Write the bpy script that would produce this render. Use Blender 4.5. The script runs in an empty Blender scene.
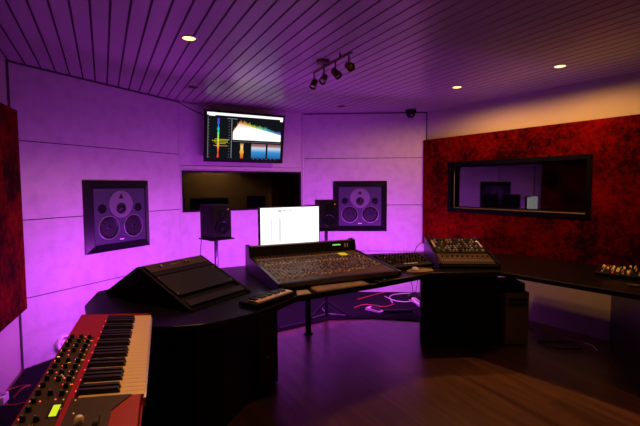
import bpy, math, random
from math import sin, cos, pi, radians
from mathutils import Vector, Matrix
random.seed(7)
S = bpy.context.scene
COL = S.collection

# ------------------------------------------------------------------ materials
MATS = {}
def mat(name, col, rough=.5, metal=0., bump=None, noise=None, emis=None, sheen=0., coat=0., spec=.5):
    """bump=(scale, strength, dist), noise=(scale, other colour, lo, hi)"""
    m = bpy.data.materials.new(name); m.use_nodes = True
    nt = m.node_tree; b = nt.nodes['Principled BSDF']
    b.inputs['Base Color'].default_value = (*col, 1)
    b.inputs['Roughness'].default_value = rough
    b.inputs['Metallic'].default_value = metal
    b.inputs['Specular IOR Level'].default_value = spec
    if sheen: b.inputs['Sheen Weight'].default_value = sheen
    if coat: b.inputs['Coat Weight'].default_value = coat
    tc = nt.nodes.new('ShaderNodeTexCoord')
    n = nt.nodes.new('ShaderNodeTexNoise')
    nt.links.new(tc.outputs['Object'], n.inputs['Vector'])
    if noise:
        n.inputs['Scale'].default_value = noise[0]; n.inputs['Detail'].default_value = 6
        r = nt.nodes.new('ShaderNodeValToRGB')
        r.color_ramp.elements[0].position = noise[2]; r.color_ramp.elements[1].position = noise[3]
        r.color_ramp.elements[0].color = (*col, 1); r.color_ramp.elements[1].color = (*noise[1], 1)
        nt.links.new(n.outputs['Fac'], r.inputs['Fac']); nt.links.new(r.outputs['Color'], b.inputs['Base Color'])
    else:
        n.inputs['Scale'].default_value = 30
        r = nt.nodes.new('ShaderNodeMapRange')
        r.inputs['To Min'].default_value = max(.02, rough - .05); r.inputs['To Max'].default_value = min(1, rough + .05)
        nt.links.new(n.outputs['Fac'], r.inputs['Value']); nt.links.new(r.outputs['Result'], b.inputs['Roughness'])
    if bump:
        n2 = nt.nodes.new('ShaderNodeTexNoise'); n2.inputs['Scale'].default_value = bump[0]; n2.inputs['Detail'].default_value = 5
        nt.links.new(tc.outputs['Object'], n2.inputs['Vector'])
        bp = nt.nodes.new('ShaderNodeBump'); bp.inputs['Strength'].default_value = bump[1]; bp.inputs['Distance'].default_value = bump[2]
        nt.links.new(n2.outputs['Fac'], bp.inputs['Height']); nt.links.new(bp.outputs['Normal'], b.inputs['Normal'])
    if emis:
        b.inputs['Emission Color'].default_value = (*emis[0], 1); b.inputs['Emission Strength'].default_value = emis[1]
    MATS[name] = m
    return m
def glow(name, col, strength):
    m = bpy.data.materials.new(name); m.use_nodes = True; nt = m.node_tree
    nt.nodes.remove(nt.nodes['Principled BSDF'])
    e = nt.nodes.new('ShaderNodeEmission'); e.inputs[0].default_value = (*col, 1); e.inputs[1].default_value = strength
    nt.links.new(e.outputs[0], nt.nodes['Material Output'].inputs[0]); return m
def glow_ramp(name, stops, axis, lo, hi, strength):
    """self-lit screen picture: colour ramp along one local axis"""
    m = bpy.data.materials.new(name); m.use_nodes = True; nt = m.node_tree
    nt.nodes.remove(nt.nodes['Principled BSDF'])
    e = nt.nodes.new('ShaderNodeEmission'); e.inputs[1].default_value = strength
    tc = nt.nodes.new('ShaderNodeTexCoord'); sp = nt.nodes.new('ShaderNodeSeparateXYZ')
    mr = nt.nodes.new('ShaderNodeMapRange'); mr.inputs['From Min'].default_value = lo; mr.inputs['From Max'].default_value = hi
    r = nt.nodes.new('ShaderNodeValToRGB')
    while len(r.color_ramp.elements) < len(stops): r.color_ramp.elements.new(.5)
    for el, (p, c) in zip(r.color_ramp.elements, stops): el.position = p; el.color = (*c, 1)
    nt.links.new(tc.outputs['Object'], sp.inputs[0]); nt.links.new(sp.outputs[axis], mr.inputs['Value'])
    nt.links.new(mr.outputs['Result'], r.inputs['Fac']); nt.links.new(r.outputs['Color'], e.inputs[0])
    nt.links.new(e.outputs[0], nt.nodes['Material Output'].inputs[0]); return m

PLASTER = mat('plaster', (.47, .455, .45), .85, bump=(55, .35, .006), noise=(9, (.39, .375, .375), .45, .75))
PLASTER_WARM = mat("painted_wall", (.40, .37, .32), .8, bump=(70, .2, .003))
SEAM = mat('seam', (.05, .04, .04), .9)
TRIM = mat('white_trim', (.45, .43, .43), .5)
PVC = mat('pvc_plank', (.34, .31, .32), .30, bump=(3, .03, .002))
BLACK = mat('black_lacquer', (.005, .005, .007), .32, bump=(90, .04, .001), spec=.3)
BLACKMAT = mat('black_matte', (.004, .004, .0045), .6, spec=.15)
DESKTOP = mat('desk_top', (.005, .0045, .006), .32, bump=(120, .05, .001), spec=.2)
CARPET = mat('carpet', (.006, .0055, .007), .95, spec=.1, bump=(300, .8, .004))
PLASTIC = mat('dark_plastic', (.007, .007, .008), .5, spec=.2)
CHARCOAL = mat('charcoal_metal', (.010, .009, .008), .5, spec=.25)
CONSOLE = mat('console_metal', (.105, .080, .058), .5, spec=.3)
CAP = mat('lit_cap', (.80, .70, .52), .35)
BROWNFACE = mat('brushed_rack_face', (.06, .036, .018), .45, metal=.3)
OLIVE = mat('olive_panel', (.035, .022, .013), .5, spec=.2)
KNOB = mat('knob_black', (.005, .005, .005), .4, spec=.2)
KNOBGREY = mat('knob_grey', (.45, .42, .38), .35)
METAL = mat('brushed_metal', (.5, .47, .43), .3, metal=.9)
BRONZE = mat('bronze_metal', (.16, .10, .07), .35, metal=.8)
IVORY = mat('ivory_key', (.74, .60, .42), .4, spec=.3)
REDPAINT = mat('red_paint', (.32, .005, .012), .42, spec=.2)
BOARDIVORY = mat('pale_plastic', (.52, .45, .36), .5)
WHITE = mat('white_plastic', (.75, .73, .72), .4)
PALEGREY = mat('grey_patch', (.55, .55, .52), .8)
TAN = mat('tan_felt', (.30, .22, .12), .8)
BAFFLE = mat('speaker_baffle', (.026, .026, .048), .55, spec=.3)
WAVEGUIDE = mat('waveguide', (.10, .09, .12), .4)
CONE = mat('speaker_cone', (.004, .004, .007), .4, spec=.2)
RINGM = mat('speaker_ring', (.15, .14, .17), .35, metal=.3)
TOWER = mat('tower_case', (.26, .20, .10), .5)
CABLE = mat('cable_black', (.015, .015, .015), .5)
CABLEW = mat('cable_pale', (.6, .5, .5), .5)
CABLER = mat('cable_red', (.35, .03, .03), .5)
WARM = glow('lamp_warm', (1, .62, .22), 3.2)
LEDV = glow('violet_strip_light', (.60, .055, 1.0), 490.0)
LED_R = glow('led_red', (1, .04, .03), 1.3)
LED_Y = glow('led_amber', (1, .45, .05), .8)
LED_G = glow('led_green', (.35, 1, .25), .8)
GLOW_O = glow('orange_glow', (1, .32, .04), .45)
LCD = glow('lcd_yellow', (.75, .85, .02), .95)
LCDO = glow('lcd_orange', (.9, .55, .02), .8)

FRAMEBLK = mat('window_frame_black', (.0018, .0018, .0022), .5, spec=.06)
# crushed red velvet
VELVET = bpy.data.materials.new('crushed_velvet'); VELVET.use_nodes = True
nt = VELVET.node_tree; b = nt.nodes['Principled BSDF']
tc = nt.nodes.new('ShaderNodeTexCoord')
n1 = nt.nodes.new('ShaderNodeTexNoise'); n1.inputs['Scale'].default_value = 17; n1.inputs['Detail'].default_value = 9; n1.inputs['Roughness'].default_value = .72; n1.inputs['Distortion'].default_value = .25
r1 = nt.nodes.new('ShaderNodeValToRGB'); r1.color_ramp.elements[0].position = .38; r1.color_ramp.elements[1].position = .80
r1.color_ramp.elements[0].color = (.016, .0001, .0006, 1); r1.color_ramp.elements[1].color = (.19, .0016, .0010, 1)
nL = nt.nodes.new('ShaderNodeTexNoise'); nL.inputs['Scale'].default_value = 2.6; nL.inputs['Detail'].default_value = 4
mL = nt.nodes.new('ShaderNodeMath'); mL.operation = 'MULTIPLY_ADD'; mL.inputs[1].default_value = .75; mL.inputs[2].default_value = -.375
aL = nt.nodes.new('ShaderNodeMath'); aL.operation = 'ADD'
nt.links.new(tc.outputs['Object'], nL.inputs['Vector']); nt.links.new(nL.outputs['Fac'], mL.inputs[0]); nt.links.new(mL.outputs[0], aL.inputs[0]); nt.links.new(n1.outputs['Fac'], aL.inputs[1])
nt.links.new(tc.outputs['Object'], n1.inputs['Vector']); nt.links.new(aL.outputs[0], r1.inputs['Fac']); nt.links.new(r1.outputs['Color'], b.inputs['Base Color'])
b.inputs['Roughness'].default_value = .8; b.inputs['Specular IOR Level'].default_value = .02
bp = nt.nodes.new('ShaderNodeBump'); bp.inputs['Strength'].default_value = .6; bp.inputs['Distance'].default_value = .02
nt.links.new(n1.outputs['Fac'], bp.inputs['Height']); nt.links.new(bp.outputs['Normal'], b.inputs['Normal'])

# laminate floor, boards run along y
LAM = bpy.data.materials.new('laminate_floor'); LAM.use_nodes = True
nt = LAM.node_tree; b = nt.nodes['Principled BSDF']
tc = nt.nodes.new('ShaderNodeTexCoord'); mp = nt.nodes.new('ShaderNodeMapping'); mp.inputs['Rotation'].default_value = (0, 0, pi/2)
br = nt.nodes.new('ShaderNodeTexBrick'); br.inputs['Scale'].default_value = 1; br.inputs['Brick Width'].default_value = 1.28; br.inputs['Row Height'].default_value = .19
br.inputs['Mortar Size'].default_value = .0022; br.inputs['Mortar'].default_value = (.05, .025, .014, 1)
br.inputs['Color1'].default_value = (.16, .075, .038, 1); br.inputs['Color2'].default_value = (.10, .047, .025, 1); br.offset = .37
mp2 = nt.nodes.new('ShaderNodeMapping'); mp2.inputs['Scale'].default_value = (11, .9, 1)
n1 = nt.nodes.new('ShaderNodeTexNoise'); n1.inputs['Scale'].default_value = 1.6; n1.inputs['Detail'].default_value = 7; n1.inputs['Distortion'].default_value = .6
r1 = nt.nodes.new('ShaderNodeValToRGB'); r1.color_ramp.elements[0].position = .3; r1.color_ramp.elements[1].position = .65
r1.color_ramp.elements[0].color = (.38, .34, .32, 1); r1.color_ramp.elements[1].color = (1, 1, 1, 1)
mx = nt.nodes.new('ShaderNodeMix'); mx.data_type = 'RGBA'; mx.blend_type = 'MULTIPLY'; mx.inputs['Factor'].default_value = .9
L = nt.links.new
L(tc.outputs['Object'], mp.inputs[0]); L(mp.outputs[0], br.inputs['Vector']); L(tc.outputs['Object'], mp2.inputs[0]); L(mp2.outputs[0], n1.inputs['Vector'])
L(n1.outputs['Fac'], r1.inputs['Fac']); L(br.outputs['Color'], mx.inputs[6]); L(r1.outputs['Color'], mx.inputs[7]); L(mx.outputs[2], b.inputs['Base Color'])
b.inputs['Roughness'].default_value = .30
b.inputs['Specular IOR Level'].default_value = .6

GLASS = bpy.data.materials.new('window_glass'); GLASS.use_nodes = True
nt = GLASS.node_tree; nt.nodes.remove(nt.nodes['Principled BSDF'])
tr = nt.nodes.new('ShaderNodeBsdfTransparent'); tr.inputs[0].default_value = (.8, .82, .82, 1)
gl = nt.nodes.new('ShaderNodeBsdfGlossy'); gl.inputs['Roughness'].default_value = .015
fr = nt.nodes.new('ShaderNodeFresnel'); fr.inputs['IOR'].default_value = 1.75
ms = nt.nodes.new('ShaderNodeMixShader')
nt.links.new(fr.outputs[0], ms.inputs[0]); nt.links.new(tr.outputs[0], ms.inputs[1]); nt.links.new(gl.outputs[0], ms.inputs[2])
nt.links.new(ms.outputs[0], nt.nodes['Material Output'].inputs[0])

# ------------------------------------------------------------------ geometry helpers
class MB:
    def __init__(s): s.v = []; s.f = []; s.m = []; s.mats = []
    def _m(s, m):
        if m not in s.mats: s.mats.append(m)
        return s.mats.index(m)
    def add(s, vs, fs, m, M=None):
        o = len(s.v); k = s._m(m)
        for v in vs:
            v = Vector(v)
            s.v.append(M @ v if M else v)
        for f in fs: s.f.append([o + i for i in f]); s.m.append(k)
        return s
    def box(s, lo, hi, m, M=None):
        x0, y0, z0 = lo; x1, y1, z1 = hi
        vs = [(x0,y0,z0),(x1,y0,z0),(x1,y1,z0),(x0,y1,z0),(x0,y0,z1),(x1,y0,z1),(x1,y1,z1),(x0,y1,z1)]
        return s.add(vs, [(0,3,2,1),(4,5,6,7),(0,1,5,4),(1,2,6,5),(2,3,7,6),(3,0,4,7)], m, M)
    def prism(s, poly, z0, z1, m, M=None):
        a = sum(poly[i][0]*poly[(i+1) % len(poly)][1] - poly[(i+1) % len(poly)][0]*poly[i][1] for i in range(len(poly)))
        if a < 0: poly = poly[::-1]
        n = len(poly); vs = [(x, y, z0) for x, y in poly] + [(x, y, z1) for x, y in poly]
        fs = [tuple(range(n))[::-1], tuple(range(n, 2*n))] + [(i, (i+1) % n, n+(i+1) % n, n+i) for i in range(n)]
        return s.add(vs, fs, m, M)
    def sweep_x(s, prof, x0, x1, m, M=None):
        """closed (y,z) profile pushed along x"""
        n = len(prof); vs = [(x0, y, z) for y, z in prof] + [(x1, y, z) for y, z in prof]
        a = sum(prof[i][0]*prof[(i+1) % n][1] - prof[(i+1) % n][0]*prof[i][1] for i in range(n))
        fs = [tuple(range(n))[::-1], tuple(range(n, 2*n))] + [(i, (i+1) % n, n+(i+1) % n, n+i) for i in range(n)]
        if a < 0: fs = [f[::-1] for f in fs]
        return s.add(vs, fs, m, M)
    def lathe(s, prof, m, M=None, seg=24, sx=1, sy=1):
        """(r,z) profile about local z; first and last points may sit on the axis"""
        vs = []; fs = []; n = len(prof)
        for r, z in prof:
            for k in range(seg):
                a = 2*pi*k/seg; vs.append((r*cos(a)*sx, r*sin(a)*sy, z))
        for i in range(n-1):
            for k in range(seg):
                k2 = (k+1) % seg; fs.append((i*seg+k, i*seg+k2, (i+1)*seg+k2, (i+1)*seg+k))
        fs.append(tuple(range(seg))[::-1]); fs.append(tuple((n-1)*seg+k for k in range(seg)))
        return s.add(vs, fs, m, M)
    def cyl(s, p0, p1, r, m, seg=16, r1=None, M=None):
        p0, p1 = Vector(p0), Vector(p1); d = p1-p0
        T = Matrix.Translation(p0) @ d.to_track_quat('Z', 'Y').to_matrix().to_4x4()
        if M: T = M @ T
        return s.lathe([(r, 0), (r if r1 is None else r1, d.length)], m, T, seg)
    def tube(s, pts, r, m, seg=8, sub=6):
        P = [Vector(p) for p in pts]; out = []
        if len(P) > 2 and sub > 1:
            for i in range(len(P)-1):
                a, b_, c, d = P[max(i-1, 0)], P[i], P[i+1], P[min(i+2, len(P)-1)]
                for k in range(sub):
                    t = k/sub
                    out.append(.5*((2*b_)+(c-a)*t+(2*a-5*b_+4*c-d)*t*t+(3*b_-a-3*c+d)*t**3))
            out.append(P[-1])
        else: out = P
        o = len(s.v); km = s._m(m); n = len(out)
        for i, p in enumerate(out):
            t = (out[min(i+1, n-1)]-out[max(i-1, 0)]).normalized()
            u = t.cross(Vector((0, 0, 1)))
            if u.length < .05: u = t.cross(Vector((0, 1, 0)))
            u.normalize(); w = u.cross(t)
            for k in range(seg):
                a = 2*pi*k/seg; s.v.append(p+u*(r*cos(a))+w*(r*sin(a)))
        for i in range(n-1):
            for k in range(seg):
                s.f.append([o+i*seg+k, o+i*seg+(k+1) % seg, o+(i+1)*seg+(k+1) % seg, o+(i+1)*seg+k]); s.m.append(km)
        s.f.append([o+k for k in range(seg)][::-1]); s.m.append(km)
        s.f.append([o+(n-1)*seg+k for k in range(seg)]); s.m.append(km)
        return s
    def mesh(s, name, smooth=False):
        me = bpy.data.meshes.new(name); me.from_pydata([tuple(v) for v in s.v], [], s.f)
        for m in s.mats: me.materials.append(m)
        for p, k in zip(me.polygons, s.m): p.material_index = k; p.use_smooth = smooth
        me.update()
        if smooth:
            try: me.set_sharp_from_angle(angle=radians(35))
            except Exception: pass
        return me
    def build(s, name, parent=None, smooth=False, bevel=0., loc=None, rot=None):
        o = bpy.data.objects.new(name, s.mesh(name, smooth)); COL.objects.link(o)
        if parent: o.parent = parent
        if loc: o.location = loc
        if rot: o.rotation_euler = rot
        if bevel:
            b = o.modifiers.new('bevel', 'BEVEL'); b.width = bevel; b.segments = 2; b.limit_method = 'ANGLE'; b.angle_limit = radians(40)
        return o
def thing(name, label, cat, loc=(0, 0, 0), rz=0., group=None, tilt=None):
    o = bpy.data.objects.new(name, None); COL.objects.link(o); o.empty_display_size = .1
    o.location = loc; o.rotation_euler = tilt if tilt else (0, 0, rz)
    return tag(o, label, cat, group)
def tag(o, label, cat, group=None):
    o['label'] = label; o['category'] = cat
    if group: o['group'] = group
    return o
def struct(o): o['kind'] = 'structure'; return o
def inst(name, me, parent, loc, rot=(0, 0, 0)):
    o = bpy.data.objects.new(name, me); COL.objects.link(o); o.parent = parent; o.location = loc; o.rotation_euler = rot; return o
def dup(o, parent=None):
    c = o.copy(); COL.objects.link(c); c.parent = parent
    for ch in [k for k in bpy.data.objects if k.parent == o]: dup(ch, c)
    return c
RX90 = Matrix.Rotation(pi/2, 4, 'X')      # local z -> -y  (towards a viewer standing at -y)

# ------------------------------------------------------------------ room shell
H = 2.5
EA = (-.645, 4.115); AB = (.822, 5.200); BC = (2.500, 5.335); CD = (3.968, 4.470)
DEND = (4.52, 0.0 - 2.2 + .0); EEND = (-1.42, -2.2)
DD = (CD[0] + .1228*(CD[1]+2.2), -2.2)
def wallM(p0, p1):
    """local x runs from p0 to p1, local y points out of the room, z up"""
    d = Vector((p1[0]-p0[0], p1[1]-p0[1], 0)); a = math.atan2(d.y, d.x)
    return Matrix.Translation((p0[0], p0[1], 0)) @ Matrix.Rotation(a, 4, 'Z'), d.length
def wall(name, p0, p1, rows, m, hole=None, ext=(0., 0.), vs=()):
    M, Ln = wallM(p0, p1); mb = MB(); g = .004
    for z0, z1 in zip(rows[:-1], rows[1:]):
        a0 = z0 + (g if z0 > 0 else 0); a1 = z1 - (g if z1 < H else 0)
        if not hole: mb.box((-ext[0], 0, a0), (Ln+ext[1], .012, a1), m)
    t0 = .012
    if hole:
        x0, x1, h0, h1 = hole
        for lo, hi in (((-ext[0], 0), (x0, H)), ((x1, 0), (Ln+ext[1], H)), ((x0, 0), (x1, h0)), ((x0, h1), (x1, H))):
            mb.box((lo[0], 0, lo[1]), (hi[0], .16, hi[1]), m)
    else:
        mb.box((-ext[0], .012, 0), (Ln+ext[1], .15, H), SEAM if len(rows) > 2 else m)
    o = mb.build(name); o.matrix_world = M; return struct(o), M, Ln
ROWS = [0, .58, 1.23, 1.88, H]
wall('wall_front_left', EA, AB, ROWS, PLASTER)
WB, MBW, LB = wall('wall_front', AB, BC, [0, H], PLASTER, hole=(.008, 1.650, 1.185, 1.698))
wall('wall_front_right', BC, CD, ROWS, PLASTER)
WD, MDW, LD = wall('wall_right', CD, DD, [0, H], PLASTER_WARM, hole=(.465, 2.065, 1.205, 1.748))
wall('wall_left', EEND, EA, [0, H], PLASTER_WARM)
wall('wall_back', DD, EEND, [0, H], PLASTER_WARM)
mb = MB(); mb.prism([(-2, -2.5), (5.3, -2.5), (5.3, 5.8), (-2, 5.8)], -.1, 0, LAM); struct(mb.build('floor'))
mb = MB(); x = -1.935
while x < 5.25:
    mb.sweep_x([(0, 0), (.0850, 0), (.0870, .003), (.0870, .007), (0, .007)], -2.4, 5.7, PVC, Matrix.Translation((x+.0975, 0, H)) @ Matrix.Rotation(pi/2, 4, 'Z') )
    x += .1
mb.box((-2, -2.5, H+.007), (5.3, 5.8, H+.1), SEAM)
struct(mb.build('ceiling'))
# thin dark corner and cornice beads seen along the top of the splayed walls
mb = MB()
def bead(p0, p1, z, w=.012, h=.014):
    M, Ln = wallM(p0, p1); mb.box((0, -w, z-h), (Ln, 0, z), SEAM, M)
bead(EA, AB, H); bead(BC, CD, H)
struct(mb.build('trim_1'))
mb = MB(); mb.box((-.007, -.007, 0), (.007, .007, H), SEAM, Matrix.Translation((EA[0]+.008, EA[1]-.006, 0)) @ Matrix.Rotation(.3, 4, 'Z')); struct(mb.build('trim_2'))
mb = MB(); mb.box((-.005, -.005, 0), (.005, .005, H), SEAM, Matrix.Translation((CD[0]-.006, CD[1]-.002, 0))); struct(mb.build('trim_3'))

def mkwindow(name, M, hole, fw, fd, proud, fm, inner, turn=0.):
    x0, x1, h0, h1 = hole
    e = bpy.data.objects.new(name, None); COL.objects.link(e); e.matrix_world = M; struct(e)
    f = MB()
    for lo, hi in (((x0-fw, h0-fw), (x0+.004, h1+fw)), ((x1-.004, h0-fw), (x1+fw, h1+fw)), ((x0, h0-fw), (x1, h0+.004)), ((x0, h1-.004), (x1, h1+fw))):
        f.box((lo[0], -proud, lo[1]), (hi[0], -.001 if fd is None else fd, hi[1]), fm)
    f.build('window_frame', e, bevel=.003)
    r = MB(); t = .022
    for lo, hi in (((x0, h0), (x0+t, h1)), ((x1-t, h0), (x1, h1)), ((x0, h0), (x1, h0+t)), ((x0, h1-t), (x1, h1))):
        r.box((lo[0]+.001, .01, lo[1]+.001), (hi[0]-.001, .168, hi[1]-.001), inner)
    r.build('window_reveal', e)
    if turn > 0:
        sl = MB(); sl.box((x0+t, .005, h0+.004), (x1-t, .05, h0+.012), TAN); sl.build('sill', e)
    g = MB(); hw = (x1-x0)/2-t+.003; g.box((-hw, -.003, h0+t-.004), (hw, .003, h1-t+.004), GLASS, Matrix.Translation(((x0+x1)/2, .094, 0)) @ Matrix.Rotation(radians(turn), 4, 'Z')); g.build('window_pane', e)
    # dim room on the far side
    d = MB()
    for lo, hi in (((x0-.5, .165, h0-.9), (x1+.5, .175, h0-.03)), ):
        pass
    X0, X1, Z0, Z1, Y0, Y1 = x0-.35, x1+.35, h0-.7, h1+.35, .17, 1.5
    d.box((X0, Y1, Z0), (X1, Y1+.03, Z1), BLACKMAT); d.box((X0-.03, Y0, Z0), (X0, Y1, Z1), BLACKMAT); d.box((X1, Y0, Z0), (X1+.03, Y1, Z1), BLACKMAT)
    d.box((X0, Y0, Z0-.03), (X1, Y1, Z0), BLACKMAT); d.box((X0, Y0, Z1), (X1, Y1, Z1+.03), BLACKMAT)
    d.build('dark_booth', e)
    return e
mkwindow('window_1', MBW, (.008, 1.650, 1.185, 1.698), .006, None, .012, TRIM, BLACKMAT, -4.6)
MWIN = MDW @ Matrix.Translation((0, 0, 0))
mkwindow('window_2', MDW, (.465, 2.065, 1.205, 1.748), .045, None, .075, FRAMEBLK, FRAMEBLK, 4.6)
mb = MB(); mb.box((.0, -.015, 1.735), (1.655, 0, 1.745), TRIM, MBW); mb.box((-.012, -.012, 0), (.0, 0, H), TRIM, MBW); mb.box((1.662, -.018, 0), (1.682, 0, H), TRIM, MBW); struct(mb.build('trim_4'))

# velvet panels
def velvet(p0M, x0, x1, z0, z1, t, hole, label):
    mb = MB()
    if hole:
        a, b_, c, d = hole
        for lo, hi in (((x0, z0), (a, z1)), ((b_, z0), (x1, z1)), ((a, z0), (b_, c)), ((a, d), (b_, z1))):
            mb.box((lo[0], -t, lo[1]), (hi[0], -.003, hi[1]), VELVET)
    else: mb.box((x0, -t, z0), (x1, -.003, z1), VELVET)
    o = mb.build('acoustic_panel'); o.matrix_world = p0M; tag(o, label, 'acoustic panel'); return o
velvet(MDW, .0, 6.0, .70, 2.115, .065, (.465-.045, 2.065+.045, 1.205-.045, 1.748+.045), 'long crushed red velvet wall panel around the studio window on the right wall')
ME, LE = wallM(EEND, EA)
velvet(ME, .8, LE-.150, .545, 2.085, .10, None, 'dark red velvet wall panel at the left edge, left of the square wall monitor')

# ------------------------------------------------------------------ wall monitors (soffit speakers)
def wall_monitor(M, label):
    e = thing('wall_monitor', label, 'speaker', group='flush wall monitors'); e.matrix_world = M
    W, Hh = .374, .350
    f = MB(); w = .080
    def ring(y0, a, b_, y1, c, d):
        o = [(-a, y0, -b_), (a, y0, -b_), (a, y0, b_), (-a, y0, b_)]; i = [(-c, y1, -d), (c, y1, -d), (c, y1, d), (-c, y1, d)]
        f.add(o+i, [(k, (k+1) % 4, 4+(k+1) % 4, 4+k) for k in range(4)], BLACK)
    ring(-.001, W, Hh, -.010, W, Hh); ring(-.010, W, Hh, -.048, W-w+.008, Hh-w+.008); ring(-.048, W-w+.008, Hh-w+.008, -.030, W-w, Hh-w)
    f.build('frame', e)
    bf = MB(); bf.box((-W+w, -.042, -Hh+w), (W-w, -.002, Hh-w), BAFFLE); bf.build('baffle', e)
    def dsc(cx, cz, prof, mm, nm, seg=32, sx=1, sy=1):
        q = MB(); q.lathe(prof, mm, Matrix.Translation((cx, -.042, cz)) @ RX90, seg, sx, sy); return q.build(nm, e, smooth=True)
    for sx_ in (-1, 1):
        wf = dsc(sx_*.142, -.112, [(.118, 0), (.117, .006), (.110, .007), (.107, .002)], RINGM, 'woofer')
        q = MB(); q.lathe([(.108, .003), (.100, .009), (.090, .004), (.040, -.012), (.036, -.006), (.02, .004), (.001, .006)], CONE, Matrix.Translation((sx_*.142, -.042, -.112)) @ RX90, 32); q.build('cone', wf, smooth=True)
        dsc(sx_*.208, .075, [(.046, 0), (.045, .003), (.038, .003), (.036, -.004), (.001, -.004)], BLACKMAT, 'bass_port', 24)
    # egg-shaped mid and treble waveguide
    eg = MB(); pts = []
    for k in range(36):
        a = 2*pi*k/36; r = .138 if sin(a) > 0 else .140
        pts.append((r*cos(a)*(1 - .12*max(0, -sin(a))), (r*1.0*sin(a)) + .112 if sin(a) > 0 else r*.98*sin(a) + .112))
    pts = [(x, min(z, Hh-w-.004)) for x, z in pts]
    eg.prism(pts, .0, .007, WAVEGUIDE, Matrix.Translation((0, -.042, 0)) @ RX90); wg = eg.build('waveguide', e, bevel=.002)
    q = MB(); q.lathe([(.056, .007), (.055, .010), (.048, .008), (.03, .012), (.012, .022), (.001, .025)], CONE, Matrix.Translation((0, -.042, .072)) @ RX90, 28); q.build('midrange_dome', wg, smooth=True)
    q = MB(); q.prism([(-.026, .170), (.026, .170), (.0, .216)], .007, .012, CONE, Matrix.Translation((0, -.042, 0)) @ RX90); q.build('tweeter', wg)
    q = MB(); q.box((-.025, -.044, -.243), (.025, -.042, -.233), WHITE); q.build('badge', e)
    return e
for p0, p1, u, lab in ((EA, AB, .962, 'square black wall monitor with two woofers on the left wall, above the black rack wedge'),
                       (BC, CD, .791, 'square black wall monitor with two woofers on the wall right of the computer screen')):
    M, Ln = wallM(p0, p1)
    wall_monitor(M @ Matrix.Translation((u, 0, 1.213)), lab)

# ------------------------------------------------------------------ television
tvM = Matrix.Translation((1.596, 5.015, 2.400)) @ Matrix.Rotation(radians(2.0), 4, 'Z') @ Matrix.Rotation(radians(9), 4, 'X')
tv = thing('television', 'wall-hung television showing a rainbow audio spectrum display above the dark window', 'television'); tv.matrix_world = tvM
TW, TH = 1.025, .613
q = MB(); q.box((-TW/2, 0, -TH), (TW/2, .045, 0), BLACK); q.build('casing', tv, bevel=.006)
s = MB(); iw, x0, x1, z0, z1 = .028, -TW/2+.028, TW/2-.028, -TH+.035, -.028
SCRW = glow('screen_white', (1, .97, .95), 1.15); SCRK = glow('screen_black', (.006, .007, .01), 1); SCRG = glow('screen_grey', (.45, .45, .46), .6)
def R(a, b_, c, d, m, y=-.0015):   # fractions of the screen, z measured from the bottom
    X0, X1 = x0+(x1-x0)*a, x0+(x1-x0)*b_; Z0, Z1 = z0+(z1-z0)*c, z0+(z1-z0)*d
    s.add([(X0, y, Z0), (X1, y, Z0), (X1, y, Z1), (X0, y, Z1)], [(0, 1, 2, 3)], m)
fx = lambda a: x0+(x1-x0)*a
fz = lambda a: z0+(z1-z0)*a
R(0, 1, 0, 1, SCRK, -.001)
R(0, 1, .945, 1, SCRW); R(.02, .10, .925, .945, SCRW); R(.25, .38, .885, .895, SCRG); R(.96, 1, .90, .945, SCRW)
rb = glow_ramp('spectrogram', [(0, (1, .03, .02)), (.2, (1, .15, .02)), (.4, (1, .8, .03)), (.55, (.3, .9, .1)), (.68, (0, .8, .45)), (.82, (.02, .15, 1)), (1, (.15, .05, .7))], 2, fz(.03), fz(.9), .9)
for i in range(34):
    t = .03 + i*.025; w = .003+.009*random.random()
    R(.135-w+.006*random.random(), .143+w, t, t+.026, rb)
for t in (.37, .40, .43, .34, .29): R(.06+.06*random.random(), .22+.06*random.random(), t, t+.008, rb, -.002)
for t in (.03, .86): pass
R(.305, .312, .03, .88, SCRG); R(.01, .014, .03, .9, SCRG); R(.32, .98, .40, .405, SCRG)
for i in range(14): R(.27, .285, .05+i*.06, .056+i*.06, SCRG); R(.01, .03, .05+i*.06, .056+i*.06, SCRG)
spec = glow_ramp('spectrum', [(0, (1, .97, .96)), (.62, (1, .95, .92)), (.8, (1, .55, .45)), (1, (.9, .2, .25))], 2, fz(.42), fz(.86), 1.15)
hot = glow_ramp('spectrum_tips', [(0, (1, .25, .2)), (.25, (1, .6, .1)), (.45, (.55, .9, .1)), (.7, (.1, .7, .8)), (1, (.25, .25, 1))], 0, fx(.33), fx(.98), .9)
n = 60
for i in range(n):
    a = i/n; b_ = (i+1)/n
    def top(t): return (.64+1.6*t if t < .12 else .835-.24*(t-.12))
    h0 = .44+(top(a)-.44)*.98; h1 = .44+(top(b_)-.44)*.98
    X0, X1 = fx(.325+.655*a), fx(.325+.655*b_); k = .05*random.random()+.02
    s.add([(X0, -.0015, fz(.44)), (X1, -.0015, fz(.44)), (X1, -.0015, fz(h1-.03)), (X0, -.0015, fz(h0-.03))], [(0, 1, 2, 3)], spec)
    s.add([(X0, -.0015, fz(h0-.03)), (X1, -.0015, fz(h1-.03)), ((X0+X1)/2, -.0015, fz(h0+k))], [(0, 1, 2)], hot)
fire = glow_ramp('fire', [(0, (.7, .05, .02)), (.5, (1, .5, .05)), (.8, (1, .8, .3)), (1, (.6, .1, .05))], 2, fz(.03), fz(.36), .9)
for i in range(13): w = .008+.012*random.random(); R(.44-w, .455+w, .03+i*.026, .056+i*.026, fire)
sea = glow_ramp('loudness_blue', [(0, (.02, .12, .35)), (.45, (.05, .35, .85)), (.72, (.7, .85, .95)), (.85, (.45, .2, .25)), (1, (.25, .1, .1))], 2, fz(.03), fz(.37), .8)
R(.575, .775, .04, .37, sea); R(.80, .985, .04, .37, sea)
for i in range(6): R(.60+.06*i, .615+.06*i, .015, .025, SCRG)
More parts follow.
